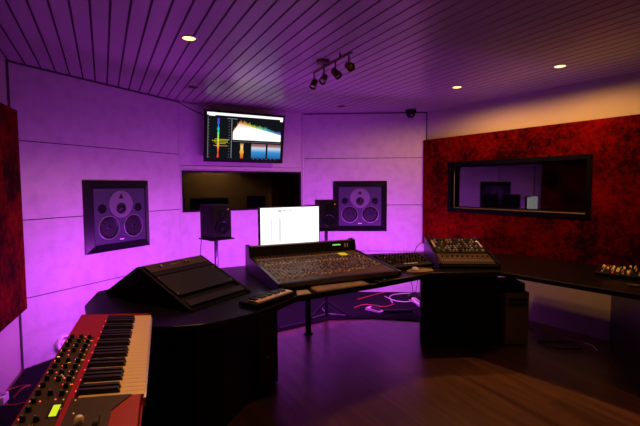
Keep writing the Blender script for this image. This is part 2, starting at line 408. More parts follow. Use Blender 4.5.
s.build('screen', tv)
q = MB(); q.box((-.15, .045, -.45), (.15, .10, -.15), BLACKMAT); q.cyl((0, .09, -.30), (0, .165, -.272), .04, BLACKMAT); q.build('bracket', tv)
c = MB(); c.tube([(.80, 5.13, 2.485), (.90, 5.16, 2.44), (1.02, 5.13, 2.38), (1.12, 5.10, 2.34), (1.2, 5.08, 2.30)], .006, CABLE); tag(c.build('cable', smooth=True), 'thin black cable sagging from the ceiling corner to the television', 'cable')

# ------------------------------------------------------------------ ceiling fittings
def downlight(x, y, lit, label, grp, power=0, cone=176):
    e = thing('ceiling_downlight', label, 'ceiling light', (x, y, H), 0, grp)
    q = MB(); q.lathe([(.042, -.001), (.045, -.005), (.054, -.005), (.058, 0), (.058, .0)], METAL if lit else BRONZE, None, 28); q.build('rim', e, smooth=True)
    q = MB(); q.lathe([(.043, -.001), (.040, -.004), (.001, -.0055)], WARM if lit else KNOB, None, 24); q.build('bulb', e, smooth=True)
    if power:
        l = bpy.data.lights.new('bulb_light', 'SPOT'); l.energy = power; l.color = (1, .42, .10); l.spot_size = radians(cone); l.spot_blend = .33; l.shadow_soft_size = .028
        o = bpy.data.objects.new('bulb_light', l); COL.objects.link(o); o.parent = e; o.location = (0, 0, -.012)
PW = 76
downlight(.55, 2.974, True, 'lit warm ceiling downlight at the left, nearest the television', 'lit downlights', PW*.6, 140)
downlight(3.245, 3.212, True, 'lit warm ceiling downlight above the black sidecar, first along the red wall', 'lit downlights', PW)
downlight(3.463, 2.267, True, 'lit warm ceiling downlight nearest the right edge of the photo', 'lit downlights', PW*.75)
downlight(.84, 4.394, False, 'unlit small ceiling downlight just left of the television', 'unlit downlights')
downlight(2.70, 4.62, False, 'unlit small ceiling downlight between television and dome camera', 'unlit downlights')
downlight(3.0, -1.70, True, 'added warm ceiling downlight, unseen, by the back wall behind the viewer', 'lit downlights', PW*1.9, 125)  # added unseen lamp, brightens the back wall mirrored in the front window
downlight(-.05, 1.25, True, 'added warm ceiling downlight, out of view above the red keyboard synthesizer', 'lit downlights', PW*.62, 54)  # added lamp out of view, narrow cone to brighten the synth keys

t = thing('track_light', 'bronze ceiling track with four unlit adjustable spot heads', 'ceiling light', (1.632, 2.95, H))
q = MB(); q.box((-.010, -.31, -.045), (.010, .31, -.032), BRONZE); q.build('bar', t, bevel=.003)
q = MB(); q.lathe([(.055, 0), (.055, -.018), (.04, -.026), (.001, -.026)], BRONZE, Matrix.Translation((-.03, .08, 0)), 28); q.cyl((-.03, .08, -.02), (0, .08, -.035), .008, BRONZE); q.cyl((.0, -.14, 0), (0, -.14, -.035), .008, BRONZE); q.build('canopy', t, smooth=True)
for yy, az, el in ((.30, 200, 62), (.12, 215, 45), (-.07, -60, 45), (-.27, -100, 25)):
    hd = MB(); hd.cyl((0, yy, -.04), (0, yy, -.115), .006, BRONZE); st = hd.build('stem', t, smooth=True)
    d = Vector((cos(radians(az))*cos(radians(el)), sin(radians(az))*cos(radians(el)), -sin(radians(el))))
    T = Matrix.Translation(Vector((0, yy, -.125)) - d*.04) @ d.to_track_quat('Z', 'Y').to_matrix().to_4x4()
    q = MB(); q.lathe([(.012, 0), (.026, .012), (.030, .05), (.032, .085), (.028, .085), (.024, .07), (.001, .066)], BRONZE, T, 24); hp = q.build('lamp_head', t, smooth=True)
    q = MB(); q.lathe([(.023, .071), (.015, .077), (.001, .079)], METAL, T, 20); q.build('reflector', hp, smooth=True)

t = thing('dome_camera', 'small black dome camera on the ceiling above the right monitor', 'camera', (3.67, 4.45, H))
q = MB(); q.lathe([(.072, 0), (.072, -.035), (.064, -.045), (.001, -.045)], BLACKMAT, None, 28); q.build('mount', t, smooth=True)
q = MB(); q.lathe([(.058, -.045), (.056, -.066), (.042, -.092), (.022, -.106), (.001, -.109)], BLACK, None, 28); q.build('dome', t, smooth=True)
q = MB(); q.lathe([(.016, 0), (.016, .006), (.001, .008)], METAL, Matrix.Translation((-.022, -.042, -.075)) @ Matrix.Rotation(radians(120), 4, 'X'), 20); q.build('lens', t, smooth=True)

# ------------------------------------------------------------------ desk
FRONT = [(-.10, 2.62), (.02, 2.46), (.20, 2.37), (.31, 2.31), (.46, 2.275), (.61, 2.295), (.80, 2.345), (.95, 2.43), (1.134, 2.55), (1.31, 2.565), (1.87, 2.61), (2.48, 2.70), (3.02, 2.46), (3.11, 1.98), (3.21, 1.49), (3.27, .75)]
BACK = [(4.17, .75), (4.06, 2.23), (3.97, 2.98), (3.45, 3.50), (3.22, 3.62), (2.55, 3.80), (1.16, 3.80), (.94, 3.80), (.45, 3.66), (-.06, 3.36), (-.13, 3.0)]
desk = thing('studio_desk', 'large black wraparound studio desk with angled wings', 'desk', (0, 0, 0))
q = MB(); q.prism(FRONT+BACK, .712, .752, DESKTOP); q.build('desktop', desk, bevel=.006)
q = MB(); q.prism([(.14, 2.58), (.44, 2.42), (.62, 2.50), (.955, 2.84), (.955, 3.45), (.2, 3.2), (.08, 3.0)], 0, .712, BLACKMAT); q.build('left_pedestal', desk, bevel=.004)
q = MB(); q.prism([(2.60, 2.985), (3.235, 2.655), (3.60, 3.20), (3.05, 3.52)], 0, .712, BLACKMAT); q.build('sidecar_pedestal', desk, bevel=.004)
q = MB(); q.prism([(3.30, 1.50), (3.97, 2.06), (4.12, .82), (3.36, .82)], 0, .712, BLACK); q.build('right_pedestal', desk, bevel=.004)
for p in ((1.24, 3.55), (1.80, 3.75)):
    q = MB(); q.cyl((*p, .0), (*p, .712), .03, BLACK); q.lathe([(.05, 0), (.05, .01), (.03, .02)], BLACK, Matrix.Translation((*p, 0))); q.build('leg', desk, smooth=True)

# violet LED strip running under the back edge of the desk
led = thing('light_strip', 'violet light strip running behind the back edge of the black desk', 'light strip', (0, 0, 0))
q = MB(); holder = MB()
pl = [(-.055, 3.385), (.45, 3.685), (.94, 3.825), (1.16, 3.825), (2.55, 3.825), (3.22, 3.645), (3.45, 3.525)]
for a, b_ in zip(pl[:-1], pl[1:]):
    a = Vector((*a, 0)); b_ = Vector((*b_, 0)); d = (b_-a).normalized(); n = Vector((-d.y, d.x, 0))
    M = Matrix.Translation(a) @ Matrix.Rotation(math.atan2(d.y, d.x), 4, 'Z'); Ln = (b_-a).length
    holder.box((0, -.012, .690), (Ln, .004, .712), BLACKMAT, M)
    q.add([(0, .0045, .694), (Ln, .0045, .694), (Ln, .0075, .712), (0, .0075, .712)], [(0, 1, 2, 3)], LEDV, M)
    q.f[-1] = q.f[-1][::-1]
holder.build('holder', led); q.build('diffuser', led)

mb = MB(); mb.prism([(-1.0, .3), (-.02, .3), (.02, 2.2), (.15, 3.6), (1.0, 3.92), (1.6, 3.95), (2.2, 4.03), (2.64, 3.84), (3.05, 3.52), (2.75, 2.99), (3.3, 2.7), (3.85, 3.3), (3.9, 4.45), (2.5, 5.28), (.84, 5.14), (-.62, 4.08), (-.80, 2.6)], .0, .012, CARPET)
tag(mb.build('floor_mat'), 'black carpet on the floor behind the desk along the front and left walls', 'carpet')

# ------------------------------------------------------------------ mixing console
con = thing('mixing_console', 'large-format mixing console with rows of knobs and faders on the black desk', 'mixing console', (1.060, 2.700, .752), radians(-2.2))
CW = 1.05; SDP = .725; RZ = .075
PR = [(0, .03), (0, .058), (SDP, .058+RZ), (SDP+.022, .222), (SDP+.06, .230), (SDP+.11, .222), (SDP+.12, .02), (.10, .012)]
q = MB(); q.sweep_x(PR, .022, CW-.022, CONSOLE); q.build('body', con, bevel=.004)
PC = [(-.006, .02), (-.006, .064), (SDP-.01, .066+RZ), (SDP+.012, .232), (SDP+.06, .242), (SDP+.12, .232), (SDP+.13, .0), (.08, .0)]
for xx in (0, CW-.024):
    q = MB(); q.sweep_x(PC, xx, xx+.024, BLACK); q.build('side_cheek', con, bevel=.004)
q = MB(); q.sweep_x([(SDP-.003, .058+RZ+.004), (SDP+.019, .224), (SDP+.012, .226), (SDP-.010, .058+RZ+.004)], .03, CW-.03, BLACK); q.build('meter_bridge', con)
SL = math.atan2(RZ, SDP)
def onp(t, h=0): return (SDP*t - sin(SL)*h, .058+RZ*t + cos(SL)*h)
slopeR = (SL, 0, 0)
nch = 24; cx = lambda i: .05 + i*.0315 + (i//8)*.008
kn = MB(); kn.lathe([(.0065, 0), (.0062, .012), (.004, .014)], KNOB, None, 10); kn.lathe([(.0042, .0141), (.0040, .0150)], CAP, None, 8); KM = kn.mesh('knob', True)
kn2 = MB(); kn2.lathe([(.0085, 0), (.0080, .015), (.006, .017)], CAP, None, 10); KM2 = kn2.mesh('gain_knob', True)
fd = MB(); fd.sweep_x([(-.012, 0), (-.009, .012), (-.002, .008), (.002, .008), (.009, .012), (.012, 0)], -.0065, .0065, CAP); FM = fd.mesh('fader_cap')
for i in range(nch):
    for tt, me, nm in ((.95, KM, 'knob'), (.60, KM2, 'gain_knob')):
        y, z = onp(tt); inst(nm, me, con, (cx(i), y, z), slopeR)
    y, z = onp(.14+.08*random.random()); inst('fader_cap', FM, con, (cx(i), y, z), slopeR)
st = MB()
for i in range(nch+6):
    X = cx(i) if i < nch else .05+i*.0315+.03
    if X > CW-.04: break
    for tt in (.27, .31, .35, .39, .44, .48, .53, .67, .71, .76, .81):
        y, z = onp(tt, .0); M = Matrix.Translation((X, y, z)) @ Matrix.Rotation(SL, 4, 'X')
        if random.random() < .85: st.box((-.0045, -.005, 0), (.0045, .005, .005), random.choice([KNOBGREY, CAP, KNOB, BROWNFACE, KNOB]), M)
    if i < nch:
        y, z = onp(.18); M = Matrix.Translation((X, y, z)) @ Matrix.Rotation(SL, 4, 'X'); st.box((-.0015, -.045, 0), (.0015, .045, .0006), KNOB, M)
o = st.build('channel_buttons', con); o['kind'] = 'stuff'
q = MB()
for k in range(3):
    y, z = onp(.885, .0); M = Matrix.Translation((.034+k*.26, y, z)) @ Matrix.Rotation(SL, 4, 'X'); q.box((0, -.008, 0), (.250, .008, .003), KNOBGREY, M)
q.build('scribble_strip', con)
y, z = onp(.80); M = Matrix.Translation((.815, y, z)) @ Matrix.Rotation(SL, 4, 'X')
q = MB(); q.box((0, 0, 0), (.07, .075, .004), LCDO, M); q.build('display', con)
q = MB(); MBR = Matrix.Translation((0, SDP-.001, .175)) @ Matrix.Rotation(radians(-14), 4, 'X')
for k in range(7): q.box((.80+k*.0125, -.0035, .014), (.809+k*.0125, .0, .024+.003*(k % 2)), LED_G, MBR)
q.build('meter_readout', con)
q = MB()
for k in range(2): q.add([(.925+k*.026, -.0032, -.008), (.932+k*.026, -.0032, -.008), (.936+k*.026, -.0032, .028), (.928+k*.026, -.0032, .028)], [(0, 1, 2, 3)], WHITE, MBR)
q.build('maker_mark', con)
lk = MB(); lk.lathe([(.009, 0), (.008, .012), (.006, .014)], CAP, None, 12); LKM = lk.mesh('monitor_knob', True)
for a, tt in ((.90, .55), (.94, .55), (.98, .30), (.90, .66), (.94, .66), (.98, .40)):
    y, z = onp(tt); inst('monitor_knob', LKM, con, (a, y, z), slopeR)
q = MB(); q.sweep_x([(0, .001), (0, .006), (.030, .0095), (.030, .001)], .03, CW-.03, CHARCOAL, Matrix.Translation((0, .002, .0565))); q.build('armrest', con)

# ------------------------------------------------------------------ computer screen
t = thing('computer_monitor', 'computer monitor with a white page on screen behind the mixing console', 'computer monitor', (1.572, 3.645, .752), radians(2.5))
q = MB(); q.box((-.318, 0, .185), (.318, .035, .556), BLACK); q.build('casing', t, bevel=.005)
q = MB(); q.prism([(-.12, -.05), (.12, -.05), (.12, .13), (-.12, .13)], 0, .01, CHARCOAL); q.box((-.035, .03, .01), (.035, .05, .33), CHARCOAL); q.build('stand', t, bevel=.004)
s = MB()
SW = glow('page_white', (1, .98, .96), 1.35); SG = glow('page_grey', (.80, .78, .76), 1.0); SD = glow('page_ink', (.25, .25, .22), .8); SB = glow('page_bar', (.35, .5, .55), .8)
def Q(a, b_, c, d, m, y=-.0016):
    X0, X1 = -.307+.614*a, -.307+.614*b_; Z0, Z1 = .190+.357*c, .190+.357*d
    s.add([(X0, y, Z0), (X1, y, Z0), (X1, y, Z1), (X0, y, Z1)], [(0, 1, 2, 3)], m)
Q(0, 1, 0, 1, SW, -.001); Q(.0, 1, .0, .03, SB); Q(.28, .35, .895, .925, SD); Q(.36, .43, .90, .92, SD); Q(.48, .51, .90, .92, SD); Q(.05, .07, .90, .93, SG)
Q(.15, 1, .83, .836, SG); Q(.30, .335, .10, .72, SG); Q(.17, .19, .10, .72, SG); Q(.24, .25, .1, .72, SG)
for z in (.60, .62, .44, .30): Q(.46, .78, z, z+.006, SG)
s.build('screen', t)

# ------------------------------------------------------------------ near-field speakers on stands
def nearfield(x, y, rz, lab_s, lab_t, up=0.):
    st = thing('speaker_stand', lab_t, 'speaker stand', (x, y, .012), rz, 'near-field speaker stands')
    q = MB(); q.box((-.125, -.115, .967+up), (.125, .135, .979+up), BLACKMAT); q.build('top_plate', st)
    q = MB(); q.cyl((0, .02, .0), (0, .02, .967+up), .019, BLACK); q.build('pole', st, smooth=True)
    for a in (90, 210, 330):
        q = MB(); d = (cos(radians(a)), sin(radians(a))); q.tube([(0, .02, .18), (d[0]*.28, .02+d[1]*.28, .012)], .011, BLACK); q.tube([(0, .02, .03), (d[0]*.22, .02+d[1]*.22, .03)], .006, METAL); q.build('leg', st, smooth=True)
    sp = thing('nearfield_speaker', lab_s, 'speaker', (x, y, .991+up), rz, 'near-field speakers')
    q = MB(); q.box((-.104, -.10, .0), (.104, .14, .33), PLASTIC); q.build('cabinet', sp, bevel=.006)
    q = MB(); q.lathe([(.078, 0), (.076, .006), (.068, .007), (.062, .002), (.03, -.008), (.026, .0), (.001, .004)], CONE, Matrix.Translation((0, -.10, .105)) @ RX90, 28); q.build('woofer', sp, smooth=True)
    q = MB(); q.lathe([(.048, 0), (.046, .004), (.03, .002), (.014, .004), (.001, .010)], CONE, Matrix.Translation((0, -.10, .235)) @ RX90, 28); q.build('tweeter', sp, smooth=True)
    q = MB(); q.lathe([(.005, 0), (.005, .003), (.001, .004)], LED_Y, Matrix.Translation((.07, -.10, .285)) @ RX90, 10); q.build('power_light', sp)
    q = MB()
    for k in range(7): q.box((-.1015, -.03, .09+k*.02), (-.1, -.012, .102+k*.02), RINGM)
    q.build('side_lettering', sp)
nearfield(.985, 4.12, radians(17), 'small black near-field speaker left of the computer screen', 'black pole speaker stand behind the desk left of the screen')
nearfield(2.215, 4.12, radians(-14), 'small black near-field speaker right of the computer screen', 'black pole speaker stand behind the desk right of the screen', .022)
c = MB(); c.tube([(.84, 4.14, 1.02), (.825, 4.15, .8), (.84, 4.16, .5), (.82, 4.15, .05), (.70, 4.2, .02)], .004, CABLE); tag(c.build('cable', smooth=True), 'thin black cable hanging beside the left speaker stand', 'cable')

# ------------------------------------------------------------------ left rack wedge
u = Vector((.466, .28, 0)).normalized(); WL = .545
wM = Matrix.Translation((.435, 2.53, .752)) @ Matrix.Rotation(math.atan2(u.y, u.x), 4, 'Z')   # local x along the face, y up the slope, origin front left foot
wd = thing('rack_wedge', 'black sloping rack wedge with end panels on the left of the desk', 'equipment rack'); wd.matrix_world = wM
PE = [(0, .0), (0, .015), (.485, .225), (.50, .222), (.86, .015), (.86, 0)]
for xx in (0, WL-.02):
    q = MB(); q.sweep_x(PE, xx, xx+.02, BLACKMAT); q.build('end_panel', wd, bevel=.002)
q = MB(); q.sweep_x([(.015, .004), (.485, .207), (.50, .204), (.84, .004)], .02, WL-.02, BLACKMAT); q.build('carcass', wd)
q = MB(); q.sweep_x([(.485, .225), (.50, .222), (.86, .015), (.86, .004), (.495, .208)], .02, WL-.02, BLACK); q.build('back_panel', wd)
A1 = math.atan2(.21, .485)
def onw_(xx, t, h=0): return Matrix.Translation((xx, t*cos(A1) - sin(A1)*h, .012+t*sin(A1)+cos(A1)*h)) @ Matrix.Rotation(A1, 4, 'X')
q = MB(); q.box((.03, 0, 0), (WL-.03, .23, .006), CHARCOAL, onw_(0, .15)); q.build('blank_panel', wd, bevel=.001)
for xx in (.04, WL-.04):
    for tt in (.17, .36):
        q = MB(); q.lathe([(.005, .006), (.004, .009), (.001, .009)], METAL, onw_(xx, tt), 10); q.build('screw', wd, smooth=True)
q = MB(); q.box((.03, 0, 0), (WL-.03, .055, .006), CHARCOAL, onw_(0, .03)); q.build('blank_panel', wd, bevel=.001)
pr = thing('rack_preamp', 'bronze-faced rack preamp with two knobs at the top of the left black wedge', 'rack unit'); pr.matrix_world = wM
q = MB(); q.box((.03, 0, 0), (WL-.03, .085, .010), BROWNFACE, onw_(0, .43)); q.build('front_plate', pr, bevel=.001)
for xx in (.13, .34, .37):
    q = MB(); q.lathe([(.011, .010), (.010, .022), (.008, .024), (.001, .024)], METAL, onw_(xx, .475), 16); q.build('knob', pr, smooth=True)
q = MB()
for k in range(5): q.box((.22+k*.016, .05, .010), (.23+k*.016, .054, .0115), KNOBGREY, onw_(0, .43))
q.build('lettering', pr)
pr = thing('patch_bay', 'narrow black unit with a row of sockets below the bronze preamp', 'rack unit'); pr.matrix_world = wM
q = MB(); q.box((.03, 0, 0), (WL-.03, .038, .008), PLASTIC, onw_(0, .387)); q.build('front_plate', pr, bevel=.001)
for k in range(20):
    q = MB(); q.lathe([(.005, .008), (.005, .0095), (.001, .0095)], CHARCOAL, onw_(.055+k*.023, .406), 10); q.build('socket', pr, smooth=True)

# ------------------------------------------------------------------ right sidecar
SA = radians(-31); sM = Matrix.Translation((2.645, 2.80, .752)) @ Matrix.Rotation(SA, 4, 'Z')
SWD = .535
sc = thing('sidecar_rack', 'black sloping rack box on the right wing of the desk holding mixer and rack units', 'equipment rack'); sc.matrix_world = sM
A2 = math.atan2(.15, .69)
q = MB(); q.sweep_x([(0, 0), (0, .030), (.70, .182), (.72, .17), (.72, 0)], .02, SWD-.02, BLACKMAT); q.build('carcass', sc)
for xx in (0, SWD-.02):
    q = MB(); q.sweep_x([(-.01, 0), (-.01, .055), (.70, .207), (.73, .20), (.73, 0)], xx, xx+.02, BLACK); q.build('side_cheek', sc, bevel=.003)
def ons(xx, t, h=0): return Matrix.Translation((xx, t*cos(A2) - sin(A2)*h, .031+t*sin(A2)+cos(A2)*h)) @ Matrix.Rotation(A2, 4, 'X')
for k, (t0, t1, m, lab) in enumerate(((.015, .055, CHARCOAL, 'thin dark rack unit at the front lip of the right sidecar'), (.06, .15, BROWNFACE, 'brown-faced rack unit with a row of small buttons, lower of two in the sidecar'), (.155, .265, BROWNFACE, 'wide brown-faced rack unit directly below the sidecar mixer'))):
    e = thing('rack_unit', lab, 'rack unit'); e.matrix_world = sM
    q = MB(); q.box((.028, 0, 0), (SWD-.028, t1-t0, .012), m, ons(0, t0)); q.build('front_plate', e, bevel=.0015)
    if k == 1:
        for j in range(22):
            q = MB(); q.box((-.004, -.004, .012), (.004, .004, .016), KNOBGREY, ons(.05+j*.0215, .10)); q.build('button', e)
    if k == 2:
        for j in range(10):
            q = MB(); q.lathe([(.010, .012), (.009, .022), (.001, .024)], KNOB, ons(.07+j*.046, .19), 14); q.build('knob', e, smooth=True)
        q = MB(); q.box((.06, .055, .012), (SWD-.20, .085, .0135), OLIVE, ons(0, .165)); q.build('legend_strip', e)
mx_ = thing('small_mixer', 'compact knob-covered mixer at the top of the black sidecar', 'mixer'); mx_.matrix_world = sM
q = MB(); q.box((.03, 0, 0), (SWD-.03, .40, .022), PLASTIC, ons(0, .275)); q.build('body', mx_, bevel=.003)
for xx in (.034, SWD-.052):
    q = MB(); q.box((xx, .12, .022), (xx+.018, .30, .034), BOARDIVORY, ons(0, .275)); q.build('side_handle', mx_, bevel=.003)
cols = [KNOBGREY, KNOB, KNOBGREY, BROWNFACE, METAL]
for r_ in range(6):
    for j in range(14):
        if random.random() < .1: continue
        q = MB(); mcol = random.choice(cols); rr = .009 if r_ != 1 else .011
        q.lathe([(rr, .022), (rr*.9, .038), (rr*.4, .041), (.001, .041)], mcol, ons(.075+j*.031, .30+r_*.058), 10); q.build('knob', mx_, smooth=True)
q = MB()
for xx, tt, m in ((.19, .60, LED_R), (.23, .60, LED_R), (.20, .56, LED_R), (.47, .33, LED_Y), (.12, .47, LED_Y), (.33, .61, LED_G), (.40, .45, LED_Y)):
    q.box((xx, 0, .022), (xx+.008, .006, .025), m, ons(0, tt))
q.build('indicator_lights', mx_)
c = MB(); c.tube([(.10, .735, .06), (.03, .80, .13), (-.06, .77, .10), (-.10, .74, .02)], .004, CABLE); c2 = c.build('cable', smooth=True); c2.matrix_world = sM; tag(c2, 'black cable looping behind the right sidecar rack', 'cable')

# desktop analogue synth module
e = thing('desktop_synthesizer', 'flat black desktop synthesizer with rows of knobs between console and sidecar', 'synthesizer', (2.21, 2.93, .752), radians(-6))
q = MB(); q.sweep_x([(0, 0), (0, .035), (.27, .095), (.285, .085), (.285, 0)], 0, .44, PLASTIC); q.build('body', e, bevel=.004)
for xx in (-.014, .44):
    q = MB(); q.sweep_x([(-.004, 0), (-.004, .042), (.27, .102), (.29, .09), (.29, 0)], xx, xx+.014, BLACK); q.build('side_cheek', e, bevel=.003)
A3 = math.atan2(.06, .27)
def ond(xx, t): return Matrix.Translation((xx, t*cos(A3), .036+t*sin(A3))) @ Matrix.Rotation(A3, 4, 'X')
for r_ in range(4):
    for j in range(13):
        big = (j*7+r_*3) % 4 == 0; rr = .011 if big else .008
        q = MB(); q.lathe([(rr, 0), (rr*.85, .020), (rr*.4, .022), (.001, .022)], KNOB if (j+r_) % 5 else BRONZE, ond(.03+j*.0315, .075+r_*.055), 12); q.build('knob', e, smooth=True)
for j in range(4):
    q = MB(); q.box((0, 0, 0), (.028, .014, .006), WHITE, ond(.16+j*.037, .03)); q.build('lit_button', e, bevel=.001)
q = MB()
for xx, tt in ((.06, .21), (.29, .245)): q.box((0, 0, 0), (.006, .006, .004), LED_R, ond(xx, tt))
q.build('indicator_lights', e)

# computer keyboard with keys
e = thing('computer_keyboard', 'pale computer keyboard lying in front of the mixing console', 'computer keyboard', (1.315, 2.575, .752), radians(2))
q = MB(); q.sweep_x([(0, 0), (0, .010), (.12, .016), (.12, 0)], 0, .44, BOARDIVORY); q.build('base', e, bevel=.002)
ks = MB()
for r_ in range(5):
    for j in range(19):
        if r_ == 0 and 4 <= j <= 8:
            if j == 4: ks.box((.008+j*.0225, .006, .009), (.008+9*.0225-.003, .0245, .0145), BOARDIVORY)
            continue
        ks.box((.008+j*.0225, .006+r_*.0225, .009+r_*.001), (.008+j*.0225+.0195, .0255+r_*.0225, .0145+r_*.001), BOARDIVORY)
        if len(ks.v) > 20000: break
ks_o = ks.build('keycaps', e); ks_o['kind'] = 'stuff'

# mini keyboard
e = thing('mini_keyboard', 'small black controller keyboard at the left front corner of the console', 'keyboard', (.815, 2.405, .752), radians(28))
q = MB(); q.box((-.02, -.005, .004), (.355, .145, .030), BLACKMAT); q.build('body', e, bevel=.004)
wk = MB(); wk.box((-.0085, 0, 0), (.0085, .088, .012), IVORY); WK = wk.mesh('white_key')
bk = MB(); bk.box((-.005, 0, 0), (.005, .05, .018), KNOB); BK = bk.mesh('black_key')
for k in range(18): inst('white_key', WK, e, (.002+.010+k*.0190, .0, .028))
for k in range(17):
    if k % 7 in (0, 1, 3, 4, 5): inst('black_key', BK, e, (.0215+k*.0190, .039, .031))
for k in range(4):
    q = MB(); q.lathe([(.007, .03), (.006, .042), (.001, .043)], KNOB, Matrix.Translation((.05+k*.03, .118, 0)), 12); q.build('knob', e, smooth=True)
q = MB()
for k in range(4):
    q.box((.20+k*.03, .105, .03), (.222+k*.03, .127, .035), CHARCOAL)
q.build('pads', e)

# small things on the desk
q = MB(); q.prism([(1.155, 2.575), (1.265, 2.58), (1.285, 2.69), (1.20, 2.70)], .7522, .754, PALEGREY); tag(q.build('pale_patch'), 'pale grey flat patch between mini keyboard and computer keyboard', 'grey_patch')  # thin pale grey shape lying on the desktop
e = thing('touch_tablet', 'flat dark tablet with a pale edge right of the computer keyboard', 'tablet', (1.99, 2.675, .752), radians(4))
q = MB(); q.box((-.15, -.07, 0), (.15, .012, .012), PLASTIC); q.build('casing', e, bevel=.004)
q = MB(); q.box((-.13, -.05, .0121), (.07, .005, .0128), BLACK); q.build('surface', e)
q = MB(); q.box((.02, -.068, .0122), (.145, -.052, .0135), TAN); q.build('edge_strip', e)
q = MB(); q.lathe([(.005, .0128), (.005, .014), (.001, .014)], glow('led_blue', (.1, .2, 1), .8), Matrix.Translation((-.05, -.02, 0)), 10); q.build('indicator_light', e)
e = thing('mouse_pad', 'tan rounded mouse pad beside the right sidecar', 'mouse pad', (2.415, 2.785, .752), radians(-10))
q = MB(); q.lathe([(.125, 0), (.125, .012), (.118, .016), (.001, .016)], TAN, None, 36, 1.0, .55); q.build('pad', e, smooth=True)
e = thing('computer_mouse', 'pale computer mouse lying on the tan mouse pad', 'computer mouse', (2.375, 2.80, .768), radians(-30))
q = MB(); q.lathe([(.9, 0), (1, .15), (.96, .5), (.75, .85), (.4, .98), (.01, 1)], WHITE, Matrix.Diagonal((.031, .052, .026, 1)), 24); q.build('shell', e, smooth=True)
q = MB(); q.box((-.0015, .015, .022), (.0015, .045, .0268), KNOB); q.build('scroll_wheel', e)
q = MB(); q.prism([(-.012, -.09), (.012, -.09), (.014, .09), (-.014, .09)], 0, .014, BLACK); o = q.build('remote_control', bevel=.004); o.location = (2.56, 2.86, .752); o.rotation_euler = (0, 0, radians(70)); tag(o, 'thin black remote control behind the mouse pad', 'remote control')
# right-hand groove box
e = thing('drum_machine', 'black knobby drum machine with orange-glowing controls at the far right end of the desk', 'drum machine', (3.56, 1.98, .752), radians(-70))
q = MB(); q.sweep_x([(0, 0), (0, .030), (.26, .060), (.27, .05), (.27, 0)], 0, .50, PLASTIC); q.build('body', e, bevel=.003)
A4 = math.atan2(.03, .26)
for r_ in range(4):
    for j in range(13):
        if random.random() < .15: continue
        q = MB(); q.lathe([(.008, 0), (.007, .018), (.001, .02)], random.choice([BRONZE, CAP, GLOW_O, KNOB]), Matrix.Translation((.04+j*.035, .07+r_*.05, .036+.03*(.07+r_*.05)/.26)) @ Matrix.Rotation(A4, 4, 'X'), 10); q.build('knob', e, smooth=True)  # some knobs are given an orange glow of their own
for r_, m in ((0, LED_R), (1, LED_Y), (2, LED_Y), (3, LED_R)):
    for j in range(7):
        q = MB(); X = .04+.035*((j*5+r_*3) % 13); Y = .045+r_*.055; q.box((X, Y, .031+.115*Y), (X+.010, Y+.006, .036+.115*Y), m if j == 3 else GLOW_O); q.build('lit_button', e)
q = MB(); q.box((.30, .02, .033), (.46, .045, .037), OLIVE); q.build('display', e)
q = MB(); q.box((-.035, -.02, 0), (.035, .02, .012), METAL); o = q.build('pocket_knife', bevel=.003); o.name = 'metal_clip'; o.location = (3.45, 1.64, .752); o.rotation_euler = (0, 0, radians(-60)); tag(o, 'small shiny metal clip at the front edge of the right desk wing', 'clip')

# computer towers
def tower(x, y, rz, w, d, h, m, lab, z=0.):
    e = thing('computer_tower', lab, 'computer', (x, y, z), rz)
    q = MB(); q.box((0, 0, .012), (w, d, h), m); q.build('case', e, bevel=.004)
    q = MB(); q.box((.008, -.006, .02), (w-.008, 0, h-.01), m); fp = q.build('front_panel', e, bevel=.002)
    q = MB(); q.box((.02, -.010, h-.085), (w-.02, -.006, h-.05), CHARCOAL); q.box((.02, -.010, h-.13), (w-.02, -.006, h-.095), CHARCOAL); q.build('drive_bay', fp)
    q = MB(); q.lathe([(.008, 0), (.007, .004), (.001, .005)], METAL, Matrix.Translation((w/2, -.006, h*.36)) @ RX90, 12); q.build('power_button', fp, smooth=True)
    for a in (.02, w-.03):
        for b_ in (.03, d-.05):
            q = MB(); q.box((a, b_, 0), (a+.012, b_+.02, .012), BLACK); q.build('foot', e)
    return e
tower(.985, 2.92, radians(-4), .155, .45, .60, OLIVE, 'dark brown computer tower under the left wing of the desk')
tower(3.285, 2.60, radians(-27), .215, .40, .505, TOWER, 'olive computer tower on the floor right of the black sidecar cabinet')
e = thing('audio_interface', 'small black box on top of the olive computer tower', 'box', (3.30, 2.61, .505), radians(-27))
q = MB(); q.box((-.02, -.01, 0), (.17, .25, .085), BLACKMAT); q.build('case', e, bevel=.006)
q = MB(); q.box((.0, -.013, .03), (.15, -.010, .05), CHARCOAL); q.build('front_panel', e)
c = MB(); c.tube([(3.74, 2.86, .68), (3.76, 2.88, .5), (3.78, 2.9, .2), (3.80, 2.92, .03), (3.90, 2.75, .014)], .005, CABLE); tag(c.build('cable', smooth=True), 'black cable hanging from the desk behind the olive computer tower', 'cable')
# floor clutter
def cab(pts, m, lab, r=.006): 
    c = MB(); c.tube(pts, r, m); tag(c.build('cable', smooth=True), lab, 'cable')
cab([(1.58, 3.99, .02), (1.75, 4.02, .02), (1.93, 4.03, .02), (1.99, 4.08, .02)], CABLE, 'thick black cable along the front edge of the floor carpet', .012)
cab([(2.66, 4.25, .02), (2.86, 4.3, .02), (3.0, 4.12, .02), (3.18, 4.14, .02)], CABLER, 'red cable on the black floor carpet under the console')
cab([(3.2, 4.2, .02), (3.35, 4.45, .03), (3.6, 4.5, .02), (3.75, 4.35, .03), (3.5, 4.15, .02), (3.28, 4.2, .03), (3.3, 4.5, .02)], CABLEW, 'coiled pale cable on the carpet near the right front corner')
cab([(3.45, 4.18, .03), (3.42, 4.0, .03), (3.38, 3.80, .02), (3.3, 3.66, .02), (3.22, 3.72, .02)], CABLEW, 'pale cable trailing forward from the power strip')
